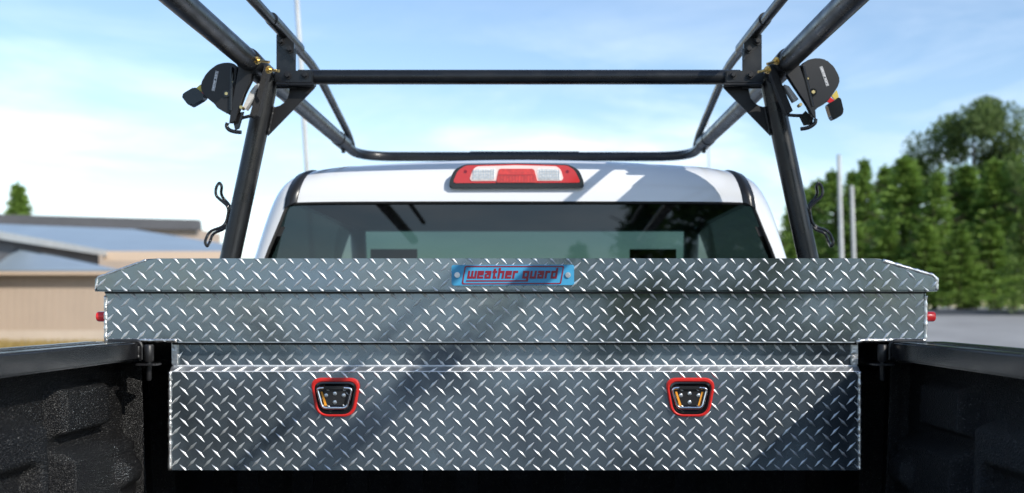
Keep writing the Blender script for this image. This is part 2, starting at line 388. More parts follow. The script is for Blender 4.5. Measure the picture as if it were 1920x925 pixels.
for sx in (-1, 1):            # red push buttons on both ends
    xe = fx_(197) if sx < 0 else fx_(1737)
    pb = empty('push_button', (xe, .03, fz_(594))); pb.parent = tb; pb.matrix_parent_inverse = world_of(tb).inverted()
    zc_ = fz_(594)
    tube('button_cap', [(xe, .03, zc_), (xe + sx*.026, .03, zc_), (xe + sx*.029, .03, zc_)], [.0115, .0115, .010], M['redplastic'], pb, 20)
    tube('collar', [(xe - sx*.001, .03, zc_), (xe + sx*.003, .03, zc_)], .0135, M['chrome'], pb, 20)
    pb['label'] = 'red round push button on the box end'

# stroke letters (no overlapping rectangles)
T = 1.4
def glyphs():
    W_, H = 4.2, 5.0
    g = {}
    box_ = lambda x, y, a, b: (x, y, a, b)
    V = lambda x, y0=0, y1=H: (x, y0, x + T, y1)
    Hh = lambda y, x0_=T, x1_=W_-T: (x0_, y, x1_, y + T)
    g['w'] = ([V(0), V(2.3), V(4.6), (T, 0, 2.3, T), (2.3+T, 0, 4.6, T)], 5.75)
    g['e'] = ([V(0), Hh(0, T, W_), Hh(H-T), (W_-T, H/2-.45, W_, H), Hh(H/2-.45, T, W_-T)], W_)
    g['a'] = ([V(W_-T), Hh(0), Hh(H-T, 0, W_-T), Hh(H/2-.3), (0, 0, T, H/2+.55)], W_)
    g['t'] = ([V(.6, 0, 6.4), (0, H-T, .6, H), (.6+T, H-T, 3.0, H), (.6+T, 0, 3.0, T)], 3.0)
    g['h'] = ([V(0, 0, 6.8), V(W_-T), Hh(H-T)], W_)
    g['r'] = ([V(0), (T, H-T, 3.3, H)], 3.3)
    g['g'] = ([V(0), V(W_-T, -1.9, H), Hh(0), Hh(H-T)], W_)
    g['u'] = ([V(0), V(W_-T), Hh(0)], W_)
    g['d'] = ([V(0), V(W_-T, 0, 6.8), Hh(0), Hh(H-T)], W_)
    return g
G = glyphs()
def text_rects(s, gap=.75, space=2.6):
    x = 0; out = []
    for c in s:
        if c == ' ': x += space; continue
        rs, wd = G[c]; out += [(x+r[0], r[1], x+r[2], r[3]) for r in rs]; x += wd + gap
    return out, x - gap
def bm_letters(bm, s, to_world, depth, extra=()):
    rs, wd = text_rects(s)
    for (xa, ya, xb, yb) in list(rs) + list(extra):
        q = [(xa, ya), (xb, ya), (xb, yb), (xa, yb)]
        bm_plate(bm, [to_world(*p) for p in q], depth)
    return wd
# nameplate
npx = lambda cx: fx_(820 + cx/6.62); npz = lambda cy: fz_(480 + cy/6.62)
NY = LY - .005
pts = round_poly([(npx(188), NY, npz(372)), (npx(1692), NY, npz(366)), (npx(1692), NY, npz(116)), (npx(188), NY, npz(120))], .005)
nplate = plate('nameplate', pts, (0, .006, 0), M['blue'], tb, .0012)
nplate['label'] = 'blue nameplate with dark red lettering'
oute = [(npx(312), npz(358)), (npx(1532), npz(354)), (npx(1572), npz(130)), (npx(350), npz(130))]
def inset(p, d):
    n = len(p); out = []
    for i in range(n):
        a, b, c = Vector(p[i-1]), Vector(p[i]), Vector(p[(i+1) % n])
        e1 = (b-a).normalized(); e2 = (c-b).normalized(); n1 = Vector((-e1.y, e1.x)); n2 = Vector((-e2.y, e2.x))
        k = d / max(.2, (1 + n1.dot(n2))); out.append(b + (n1 + n2) * k)
    return out
def ring(bm, outer, inner, y0, y1):
    n = len(outer)
    q = [[bm.verts.new((p[0], y, p[1])) for p in lst] for lst, y in ((outer, y0), (inner, y0), (outer, y1), (inner, y1))]
    for i in range(n):
        j = (i+1) % n
        bm.faces.new((q[0][i], q[0][j], q[1][j], q[1][i])); bm.faces.new((q[2][i], q[3][i], q[3][j], q[2][j]))
        bm.faces.new((q[0][i], q[2][i], q[2][j], q[0][j])); bm.faces.new((q[1][i], q[1][j], q[3][j], q[3][i]))
r2 = lambda p, r, n=5: [Vector((q[0], q[1])) for q in round_poly([(a_[0], a_[1], 0) for a_ in p], r, n)]
bm = bmesh.new(); oo = r2(oute, .004); ring(bm, oo, r2(inset(oute, .0026), .003), NY - .0009, NY + .001)
frombm('printed_border', bm, M['darkred'], nplate)
bm = bmesh.new()
rs, wd = text_rects('weather guard')
sc = (npx(1478) - npx(378)) / wd; szz = (npz(190) - npz(286)) / 5.0
tw = lambda x, y: Vector((npx(378) + x*sc + (y*szz)*.17, NY - .0009, npz(286) + y*szz))
gx = text_rects('weather ')[1] + .75 + 4.2 - T   # left side of the g's tail
bm_letters(bm, 'weather guard', tw, (0, .0018, 0), [(-.3, -1.9, gx - .02, -1.05)])
frombm('lettering', bm, M['darkred'], nplate)
for cx in (258, 1618):
    sc_ = bolt('screw', (npx(cx), NY - .001, npz(242)), (0, -1, 0), M['screw'], nplate, .0042, .0015, 16)

# latches
def latch(dx, both):
    lx = lambda cx: fx_(540 + cx/8.411) + dx; lz = lambda cy: fz_(690 + cy/8.411)
    P2 = lambda pts: [(lx(a_), lz(b_)) for a_, b_ in pts][::-1]
    o1 = P2([(322, 164), (1136, 164), (1030, 780), (432, 780)])
    i1 = P2([(374, 226), (1080, 226), (988, 744), (474, 744)])
    bm = bmesh.new(); A, B = r2(o1, .027, 9), r2(i1, .022, 9); ring(bm, A, B, YP - .0085, YP + .001)
    bmesh.ops.bevel(bm, geom=[e for e in bm.edges if abs(e.verts[0].co.y - (YP-.0085)) < 1e-5 and abs(e.verts[1].co.y - (YP-.0085)) < 1e-5 and len(e.link_faces) == 2 and abs(e.link_faces[0].normal.dot(e.link_faces[1].normal)) < .5], offset=.002, segments=3, affect='EDGES')
    la = frombm('latch', bm, M['red'], tb, True, 50)
    # black dished housing
    B2 = P2([(376, 228), (1078, 228), (986, 742), (476, 742)]); C2 = P2([(405, 255), (1050, 255), (965, 715), (498, 715)]); E2 = P2([(440, 300), (1010, 300), (935, 672), (530, 672)])
    bm = bmesh.new()
    loops = [(r2(B2, .0215, 9), YP - .004), (r2(B2, .0215, 9), YP - .0068), (r2(C2, .019, 9), YP - .0075), (r2(inset(C2, .002), .018, 9), YP - .0045), (r2(E2, .014, 9), YP - .003), (r2(inset(E2, .001), .014, 9), YP - .0012)]
    vsl = [[bm.verts.new((p[0], y, p[1])) for p in lp] for lp, y in loops]; n = len(vsl[0])
    for a_, b_ in zip(vsl, vsl[1:]):
        for i in range(n): bm.faces.new((a_[i], a_[(i+1) % n], b_[(i+1) % n], b_[i]))
    bm.faces.new(vsl[-1])
    frombm('housing', bm, M['gloss_black'], la, True, 40)
    pth = [(548, 322), (440, 330), (525, 640), (915, 640), (995, 330), (868, 322)]
    path = round_path([(lx(a_), YP - .0085, lz(b_)) for a_, b_ in pth], .010, 7)
    tube('pull_handle', path, .0033, M['chrome'], la, 12)
    box('hinge_bar', (lx(545), YP - .0115, lz(348)), (lx(872), YP - .004, lz(296)), M['black_plastic'], la, .0015)
    plate('lock_plate', round_poly([(lx(545), YP - .004, lz(370)), (lx(590), YP - .004, lz(600)), (lx(850), YP - .004, lz(600)), (lx(905), YP - .004, lz(370))], .004), (0, .0025, 0), M['black_plastic'], la, .0006)
    for cx, cy in ((580, 445), (718, 417), (860, 445), (718, 553)):
        bm = bmesh.new(); p = Vector((lx(cx), YP - .0035, lz(cy)))
        bm_tube(bm, [p, p + Vector((0, -.0022, 0)), p + Vector((0, -.003, 0)), p + Vector((0, -.0022, 0))], [.0044, .0044, .003, .0018], 14)
        frombm('screw', bm, M['screw'], la, True, 40)
    for s in ((0, 1) if both else (0,)):
        q = [(490, 385), (520, 385), (592, 605), (555, 605)] if s == 0 else [(912, 385), (945, 385), (885, 605), (848, 605)]
        plate('spring_tab', [(lx(a_), YP - .0048, lz(b_)) for a_, b_ in q], (0, .002, 0), M['orange'], la)
    return la
la1 = latch(0, False); la1['label'] = 'red rimmed paddle latch left on the box'
la2 = latch((1296 - 626.5) * D / F, True); la2['label'] = 'red rimmed paddle latch right on the box'

# ---------------------------------------------------------------- pickup truck
tr = empty('pickup_truck', (0, .6, 0)); tag(tr, 'white pickup truck with tinted rear window and black open bed', 'truck')
def part(name, loc=(0, 0, 0)):
    o = empty(name, loc); o.parent = tr; o.matrix_parent_inverse = world_of(tr).inverted(); return o
CY = .80
WIN = [(.815, -.03), (.764, .146), (.725, .237), (.700, .300), (.690, .311), (.60, .3135), (.44, .3145), (.22, .315), (0, .315)]
OUT = [(.90, -.10), (.822, .146), (.782, .28), (.748, .358), (.70, .408), (.60, .433), (.45, .444), (.23, .455), (0, .459)]
def full(half): return [(-x, z) for x, z in half] + [(x, z) for x, z in half[-2::-1]]
def resample(half, k=3):
    out = []
    for a_, b_ in zip(half, half[1:]): out += [(a_[0] + (b_[0]-a_[0])*i/k, a_[1] + (b_[1]-a_[1])*i/k) for i in range(k)]
    return out + [half[-1]]
def chaikin(p):   # smooth an open polyline keeping the ends
    out = [p[0]]
    for a_, b_ in zip(p, p[1:]): out += [(a_[0]*.75+b_[0]*.25, a_[1]*.75+b_[1]*.25), (a_[0]*.25+b_[0]*.75, a_[1]*.25+b_[1]*.75)]
    return out + [p[-1]]
wl, ol = full(WIN), full(OUT)
for _ in range(2): wl, ol = chaikin(wl), chaikin(ol)
rings = []
for i in range(9):
    t = i / 8 * math.pi / 2; b_ = math.sin(t); Y = CY + .15 * (1 - math.cos(t))
    rings.append([(a_[0] + (c_[0]-a_[0])*b_, Y, CAMH + a_[1] + (c_[1]-a_[1])*b_) for a_, c_ in zip(wl, ol)])
for Y, dz in ((1.10, .008), (1.4, .014), (1.7, .014), (2.0, .008), (2.25, -.004)):
    rings.append([(c_[0], Y, CAMH + c_[1] + dz) for c_ in ol])
k = len(wl); half = k // 2
def loft(rs, name, m, parent, cols=None, rows=None, smooth=True):
    v = [p for r_ in rs for p in r_]; f = []
    for j in range(len(rs)-1):
        for i in range(k-1):
            if cols and not cols(i, j): continue
            f.append((j*k+i, j*k+i+1, (j+1)*k+i+1, (j+1)*k+i))
    return pyd(name, v, f, m, parent, smooth)
def zmid(i): return (ol[i][1] + ol[i+1][1]) / 2
is_win = lambda i, j: 9 <= j <= 12 and -.04 < zmid(i) < .325
cab = loft(rings, 'cab_shell', M['paint'], tr, lambda i, j: not is_win(i, j))
loft(rings, 'side_window', M['side_glass'], tr, is_win)
# lower cab, hood, outer bed sides
bm = bmesh.new()
for sx in (-1, 1):
    bm_plate(bm, [(sx*.905, CY + .02, CAMH - .095), (sx*.99, CY + .02, CAMH - .28), (sx*1.0, CY + .02, .55), (sx*.9, CY + .02, .45), (sx*.86, CY + .02, .5), (sx*.86, CY + .02, CAMH - .10)], (0, 2.0, 0), .01)
bm_box(bm, (-.9, CY + .03, .5), (.9, CY + .06, CAMH - .035))
frombm('cab_lower_body', bm, M['paint'], tr)
box('hood', (-.86, 2.9, .62), (.86, 4.25, CAMH - .22), M['paint'], tr, .08, 4)
# glass
cz = CAMH
wv = [(x, CY + .012 + (z - .3) * .034, cz + z) for x, z in wl]
bm = bmesh.new(); vv = [bm.verts.new(p) for p in wv]; bm.faces.new(vv)
rw = frombm('rear_window', bm, M['rear_glass'], tr)
bm = bmesh.new(); bm_tube(bm, [(x*.998, CY + .006, cz + z - .001) for x, z in wl], .0065, 8)
bm_tube(bm, [(-.80, CY + .006, cz - .03), (.80, CY + .006, cz - .03)], .0065, 8)
for sx in (-1, 1):
    bm_plate(bm, [(sx*.806, CY + .009, cz - .02), (sx*.756, CY + .009, cz + .15), (sx*.716, CY + .009, cz + .24), (sx*.702, CY + .009, cz + .24), (sx*.742, CY + .009, cz + .15), (sx*.79, CY + .009, cz - .02)], (0, .002, 0))
frombm('window_seal', bm, M['rubber'], rw, True, 40)
ws = [(-.72, 2.25, cz + .33), (.72, 2.25, cz + .33), (.80, 2.95, cz - .12), (-.80, 2.95, cz - .12)]
pyd('windshield', ws, [(0, 1, 2, 3)], M['glass'], tr)
bm = bmesh.new()
for sx in (-1, 1): bm_tube(bm, [(sx*.73, 2.25, cz + .34), (sx*.82, 2.96, cz - .13)], .035, 10)
bm_tube(bm, [(-.74, 2.25, cz + .375), (.74, 2.25, cz + .375)], .045, 10)
frombm('windshield_pillar', bm, M['paint'], tr, True)
pyd('headliner', [(-.70, CY + .05, cz + .328), (.70, CY + .05, cz + .328), (.72, 2.25, cz + .335), (-.72, 2.25, cz + .335)], [(0, 1, 2, 3)], M['interior'], tr)
bm = bmesh.new(); bm_box(bm, (-.84, 2.35, .9), (.84, 2.95, cz - .06)); bm_box(bm, (-.60, 2.2, .9), (-.20, 2.5, cz - .0))
bmesh.ops.bevel(bm, geom=bm.edges[:], offset=.04, segments=3, affect='EDGES'); frombm('dashboard', bm, M['interior'], tr, True)
box('cab_floor', (-.85, CY + .07, .62), (.85, 2.95, .66), M['interior'], tr)
def seat(x, y, ztop, wdt):
    s = part('seat', (x, y, .66))
    lo = lambda a_, b_, n_, bv: box(n_, a_, b_, M['seat'], s, bv, 4)
    lo((x - wdt/2, y - .07, .75), (x + wdt/2, y + .07, ztop - .17), 'backrest', .05)
    lo((x - wdt/2, y + .05, .70), (x + wdt/2, y + .5, .92), 'cushion', .05)
    lo((x - .13, y - .05, ztop - .15), (x + .13, y + .05, ztop), 'headrest', .04)
    bm = bmesh.new()
    bm.free()
    for q in (-.05, .05): tube('headrest_post', [(x + q, y, ztop - .2), (x + q, y, ztop - .1)], .006, M['chrome'], s, 8)
for x in (-.42, .42): seat(x*1.2, 1.75, cz + .225, .5)
for x in (-.42, .42): seat(x, 1.02, cz + .085, .56)
# roof mouldings from the window corners forward along the roof
for sx in (-1, 1):
    def on_ring(r_, X):          # point of the ring at a given X on this side
        pts_ = sorted([Vector(p) for p in r_], key=lambda p: p.x)
        for a_, b_ in zip(pts_, pts_[1:]):
            if a_.x <= X <= b_.x: return a_.lerp(b_, (X - a_.x) / max(1e-6, b_.x - a_.x))
    v = []
    for n_, r_ in enumerate(rings[:14]):
        t = min(1, n_ / 8); pa = on_ring(r_, sx*(.703 - .031*t)); pb_ = on_ring(r_, sx*(.664 - .028*t))
        up_ = Vector((sx*.3, -.75, .3)).lerp(Vector((sx*.3, -.05, .95)), t).normalized()
        for q, hgt in ((0., -.002), (.06, .005), (.5, .0065), (.94, .005), (1., -.002)): v.append(pa.lerp(pb_, q) + up_ * hgt)
    f = [(j*5+i, j*5+i+1, j*5+6+i, j*5+5+i) for j in range(len(v)//5 - 1) for i in range(4)]
    pyd('roof_moulding', v, f, M['black_plastic'], tr, True)
# third brake light
bl = part('brake_light', (0, CY, cz + .39))
dl = 3.10
bx = lambda cx: CAMX + (820 + cx/6.4 - VX) * dl / F; bz = lambda cy: CAMH - (290 + cy/6.4 - VY) * dl / F
BY = CY - .012
def lens(name, pts, y, m, r=.006, th=.02, bev=.002):
    return plate(name, round_poly([(bx(a_), y, bz(b_)) for a_, b_ in pts][::-1], r, 4), (0, th, 0), m, bl, bev)
lens('housing', [(145, 405), (150, 330), (200, 190), (330, 125), (960, 112), (1570, 125), (1700, 190), (1755, 330), (1757, 402)], BY, M['gloss_black'], .012, .09, .004)
lens('red_lens', [(185, 350), (250, 200), (345, 138), (960, 122), (1560, 138), (1650, 200), (1718, 345)], BY - .003, M['redlens'], .010, .02)
lens('lens_rim', [(385, 325), (430, 190), (480, 150), (960, 138), (1430, 150), (1480, 190), (1518, 322)], BY - .0045, M['pinklens'], .008, .012)
lens('clear_lens', [(410, 312), (450, 180), (715, 174), (690, 312)], BY - .006, M['clearlens'], .006, .012)
lens('clear_lens', [(1212, 312), (1190, 174), (1452, 180), (1495, 310)], BY - .006, M['clearlens'], .006, .012)
lens('centre_lens', [(706, 345), (740, 180), (1160, 180), (1206, 345)], BY - .0065, M['redlens2'], .006, .012)
for cx in (342, 1560):
    tube('lens_screw', [(bx(cx), BY + .001, bz(212)), (bx(cx), BY - .0042, bz(212))], .0048, M['darkred'], bl, 14)
bm = bmesh.new()
for i in range(12):
    cx = 760 + 390 * i / 11
    bm_box(bm, (bx(cx) - .0011, BY - .0078, bz(335)), (bx(cx) + .0011, BY - .0060, bz(262)))
bm_box(bm, (bx(745), BY - .0080, bz(256)), (bx(1165), BY - .0060, bz(246)))
frombm('lens_ribs', bm, M['redlens'], bl)
# fine ribs inside the clear lenses
for c0, c1 in ((425, 690), (1215, 1470)):
    bm = bmesh.new()
    for i in range(9):
        cx = c0 + 14 + (c1 - c0 - 28) * i / 8
        bm_box(bm, (bx(cx) - .0010, BY - .0074, bz(305)), (bx(cx) + .0010, BY - .0058, bz(188)))
    for cy in (215, 250, 285): bm_box(bm, (bx(c0 + 8), BY - .0071, bz(cy) - .0008), (bx(c1 - 8), BY - .0057, bz(cy) + .0008))
    frombm('reflector_ribs', bm, M['screw'], bl)
# bed
RX, RZ = .827, CAMH - .0757
BEDR, BEDF = -1.78, .66
def liner_h(y, z):
    """relief of the bed wall, metres inward"""
    def pad(y0, y1, z0, z1, h, s=.02):
        a_ = min(1, max(0, (y - y0) / s)) * min(1, max(0, (y1 - y) / s)) * min(1, max(0, (zz - z0) / s)) * min(1, max(0, (z1 - zz) / s))
        return h * a_*a_*(3 - 2*a_)
    zz = z - CAMH
    h = pad(-.31, .05, -.70, -.272, .032, .028) + pad(-.295, -.05, -.262, -.150, .022) + pad(-.10, .03, -.40, -.315, .014, .03)
    h += pad(-1.25, -.37, -.70, -.195, .036, .03) - pad(-.62, -.42, -.42, -.27, .02, .03) + pad(-1.7, -1.32, -.70, -.2, .03, .03) + pad(.09, .12, -.7, -.12, .025, .012) + pad(.25, .6, -.7, -.15, .03)
    return h * 1.5
for sx in (-1, 1):
    ysn, zsn = 220, 80
    v, f = [], []
    for j in range(zsn + 1):
        z = RZ - .03 - j * (.50 / zsn)
        for i in range(ysn + 1):
            y = BEDR + (BEDF - BEDR) * i / ysn
            v.append((sx * (.905 - .02*j/zsn - liner_h(y, z)), y, z))
    for j in range(zsn):
        for i in range(ysn): p = j*(ysn+1)+i; f.append((p, p+1, p+ysn+2, p+ysn+1))
    bw = pyd('bed_wall', v, f, M['liner'], tr, True)
    rc = box('bed_rail', (min(sx*RX, sx*.95), BEDR, RZ - .0405), (max(sx*RX, sx*.95), -.004, RZ), M['rail_cap'], tr, .004, 3)
    bm = bmesh.new()
    for q in (.865, .885, .905): bm_box(bm, (sx*q - .003, BEDR + .01, RZ - .002), (sx*q + .003, -.06, RZ + .0018))
    frombm('rail_rib', bm, M['rail_cap'], rc)
    box('front_rail', (min(sx*.845, sx*.95), -.003, RZ - .05), (max(sx*.845, sx*.95), BEDF, RZ - .004), M['rail_cap'], tr, .004, 2)
    bm = bmesh.new()
    bm_plate(bm, [(sx*.94, BEDR, RZ - .02), (sx*.975, BEDR, RZ - .03), (sx*1.0, BEDR, RZ - .2), (sx*1.0, BEDR, .62), (sx*.95, BEDR, .55), (sx*.93, BEDR, .55)], (0, BEDF - BEDR + .02, 0), .004)
    frombm('bed_side', bm, M['paint'], tr)
    # clamp with pin at the rail's end beside the box
    cl = part('rail_clamp', (sx*.80, 0, RZ))
    cxp = fx_(283) if sx < 0 else fx_(1651)
    tube('barrel', [(cxp, -.012, fz_(646)), (cxp, -.012, fz_(648)), (cxp, -.012, fz_(677)), (cxp, -.012, fz_(678))], [.0085, .0105, .0105, .0095], M['black_steel'], cl, 18)
    tube('pin', [(cxp, -.012, fz_(676)), (cxp, -.012, fz_(710)), (cxp, -.012, fz_(713))], [.0058, .0058, .0045], M['black_steel'], cl, 14)
    plate('flange', round_poly([(cxp - .024, -.034, fz_(681)), (cxp + .022, -.034, fz_(681)), (cxp + .022, .01, fz_(681)), (cxp - .024, .01, fz_(681))], .008), (0, 0, -.004), M['black_steel'], cl, .001)
    xa = cxp + sx*.010; xb = cxp + sx*.030
    tube('curled_end', round_path([(xb + sx*.06, -.010, RZ + .001), (xb - sx*.006, -.010, RZ + .001), (xa + sx*.006, -.010, RZ - .010), (xa + sx*.006, -.010, RZ - .040)], .010), .0042, M['black_steel'], cl, 10)
    bead_ = [Vector((xa + sx*.013, -.014, RZ - .010 - .003*i)) for i in range(10)]
    bm = bmesh.new(); rnd = random.Random(5); bm_tube(bm, bead_, [rnd.uniform(.003, .0055) for _ in bead_], 8); frombm('weld', bm, M['black_steel'], cl, True)
bm = bmesh.new()
bm_box(bm, (-.90, BEDF, .92), (.90, BEDF + .03, RZ - .01))
for i in range(11): bm_box(bm, (-.80 + i*.155, BEDF - .012, .94), (-.74 + i*.155, BEDF + .002, RZ - .09))
frombm('bed_front_wall', bm, M['liner'], tr)
bm = bmesh.new(); bm_box(bm, (-.90, BEDR, .90), (.90, BEDF + .02, .94))
for i in range(12): bm_box(bm, (-.80 + i*.14, BEDR + .01, .938), (-.73 + i*.14, BEDF - .02, .952))
frombm('bed_floor', bm, M['liner'], tr)
box('tailgate', (-.80, BEDR - .56, .885), (.80, BEDR - .02, .93), M['liner'], tr, .015, 2)
for sx in (-1, 1):
    for y in (-.35, 3.3):
        wh = part('wheel', (sx*.86, y, .40))
        bm = bmesh.new(); rr = [(.30, -.12), (.37, -.13), (.40, -.10), (.40, .10), (.37, .13), (.30, .12)]
        vs_ = [[bm.verts.new((sx*.86 + o_, y + r_*math.cos(a_*math.tau/28), .40 + r_*math.sin(a_*math.tau/28))) for a_ in range(28)] for r_, o_ in rr]
        for a_, b_ in zip(vs_, vs_[1:]):
            for i in range(28): bm.faces.new((a_[i], a_[(i+1) % 28], b_[(i+1) % 28], b_[i]))
        frombm('tyre', bm, M['tyre'], wh, True, 40)
        tube('rim', [(sx*.86 - .10, y, .40), (sx*.86 + sx*.09, y, .40), (sx*.86 + sx*.10, y, .40)], [.30, .30, .12], M['rim'], wh, 24)

# ---------------------------------------------------------------- ladder rack
lr = empty('ladder_rack', (0, .62, RZ)); tag(lr, 'black tubular steel ladder rack standing over the truck bed and cab', 'ladder rack')
PD = 2.92; SZ = CAMH + .655; SXR = .716
REAR = -2.60
for sx in (-1, 1):
    mx_ = lambda v_: Vector((v_[0]*sx, v_[1], v_[2]))          # mirror the left-hand measurements
    Lp = lambda px, py, d=PD: (lambda p: Vector((abs(p.x)*sx, p.y, p.z)))(at(px, py, d))
    foot, top = Lp(401, 628), Lp(503, 152)
    post = tube('post', [foot, foot.lerp(top, .5), top, Vector((SXR*sx, PD - 2.3, SZ - .02))], .0285, M['black_metal'], lr, 24)
    plate('foot_plate', [(foot.x - .06, foot.y - .07, RZ + .004), (foot.x + .05, foot.y - .07, RZ + .004), (foot.x + .05, foot.y + .07, RZ + .004), (foot.x - .06, foot.y + .07, RZ + .004)], (0, 0, -.008), M['black_metal'], post)
    # side rail running the length of the truck, then bending into the front bar
    tube('side_rail', [(SXR*sx, REAR, SZ), (SXR*sx, .47, SZ)], .0285, M['black_metal'], lr, 24)
    tube('side_rail', [(SXR*sx, .42, SZ - .002), (SXR*sx, 1.84, SZ - .002)], .026, M['black_metal'], lr, 24)
    tube('rail_collar', [(SXR*sx, .455, SZ), (SXR*sx, .475, SZ), (SXR*sx, .56, SZ - .004), (SXR*sx, .64, SZ - .004)], [.0325, .0325, .033, .033], M['black_metal'], lr, 24)
    # upper guard rail
    UX = .655; UZ = CAMH + .765
    tube('guard_rail', round_path([(UX*sx, REAR, UZ), (UX*sx, 1.0, UZ - .004), (.70*sx, 1.86, SZ + .035), (.708*sx, 1.98, SZ + .012)], .12), .0135, M['black_metal'], lr, 16)
    tube('guard_sleeve', [(UX*sx, .46, UZ), (UX*sx, .78, UZ)], .0178, M['black_metal'], lr, 16)
    # upright plate carrying the guard rail
    zz0 = SZ - .045
    up = plate('guard_plate', [(sx*(UX + .022), .60, zz0), (sx*(UX - .032), .60, zz0), (sx*(UX - .032), .60, UZ - .045), (sx*(UX + .004), .60, UZ - .006), (sx*(UX + .022), .60, UZ - .006)][::sx], (0, .006, 0), M['black_metal'], lr, .001)
    cp = plate('clamp_plate', [(sx*(UX + .018), .588, UZ - .030), (sx*(UX - .030), .588, UZ - .078), (sx*(UX - .030), .588, UZ - .032), (sx*(UX + .002), .588, UZ), (sx*(UX + .018), .588, UZ)][::sx], (0, .011, 0), M['black_metal'], up, .001)
    for q, z_ in ((.006, -.028), (-.018, -.050)): bolt('bolt', (sx*(UX + q), .587, UZ + z_), (0, -1, 0), M['black_steel'], up, .0075, .012)
    # socket for the cross bar, two bolts, gusset below
    c7 = lambda cx, cy, d=PD - .03: Lp(330 + cx/5.44, 90 + cy/5.44, d)
    so_ = plate('cross_bar_socket', round_poly([c7(1000, 232), c7(1392, 229), c7(1392, 362), c7(1000, 362)][::-sx], .004, 3), (0, .052, 0), M['black_metal'], lr, .003)
    for cx, cy in ((1140, 282), (1316, 278)): bolt('bolt', c7(cx, cy), (0, -1, 0), M['black_steel'], so_, .0078, .010)
    tube('lip', [c7(1025, 372), c7(1412, 375)], .0055, M['black_metal'], so_, 8)
    gp = [c7(1158, 385, PD), c7(1420, 385, PD), c7(1410, 412, PD), c7(935, 898, PD), c7(955, 800, PD), c7(1003, 604, PD), c7(1060, 590, PD), c7(1105, 560, PD), c7(1140, 515, PD), c7(1156, 465, PD)]
    gs = plate('gusset', gp[::-sx], (0, .006, 0), M['black_steel'], lr, .0008)
    bm = bmesh.new(); rnd = random.Random(8); pp = [c7(998, 600, PD - .004).lerp(c7(938, 890, PD - .004), i/22) for i in range(23)]
    bm_tube(bm, pp, [rnd.uniform(.003, .0052) for _ in pp], 8); frombm('weld', bm, M['black_steel'], gs, True)
    # rope hook welded on the post's outer side: a bent double rod
    c8 = lambda cx, cy, d=PD - .01: Lp(360 + cx/5.14, 320 + cy/5.14, d)
    def loop(pts, d0, d1): return [c8(a_, b_, d0) for a_, b_ in pts] + [c8(a_ + 22, b_ + 6, d1) for a_, b_ in pts[::-1]]
    hk = round_path([c8(348, 430), c8(352, 350), c8(225, 240), c8(232, 160), c8(265, 112), c8(288, 150), c8(276, 245, PD + .02), c8(378, 345, PD + .02), c8(362, 470, PD + .02)], .02, 5)
    hk2 = round_path([c8(352, 400), c8(322, 535), c8(165, 585), c8(122, 690), c8(145, 735), c8(172, 690, PD + .02), c8(200, 605, PD + .02), c8(330, 560, PD + .02), c8(362, 440, PD + .02)], .02, 5)
    bm = bmesh.new(); bm_tube(bm, hk, .0042, 10); bm_tube(bm, hk2, .0042, 10)
    frombm('rope_hook', bm, M['gloss_black'], lr, True, 60)
    tube('sleeve', [(SXR*sx, 1.72, SZ - .002), (SXR*sx, 1.86, SZ - .002)], .0285, M['black_metal'], lr, 20)
    bolt('bolt', (SXR*sx, 1.83, SZ - .028), (0, 0, -1), M['black_steel'], lr, .008, .014)
cb0, cb1 = at(560, 145, PD), at(1390, 145, PD)
tube('cross_bar', [(-abs(cb0.x), PD - 2.3, cb0.z), (abs(cb0.x), PD - 2.3, cb0.z)], .0205, M['black_metal'], lr, 24)
FD = 4.50
fp = round_path([(-SXR, 1.85, SZ - .002), (-SXR, FD - 2.3, SZ - .004), (SXR, FD - 2.3, SZ - .004), (SXR, 1.85, SZ - .002)], .17, 12)
tube('front_bar', fp, .0205, M['black_metal'], lr, 20)
tube('front_sleeve', [(-.235, FD - 2.3, SZ - .004), (.235, FD - 2.3, SZ - .004)], .0235, M['black_metal'], lr, 20)

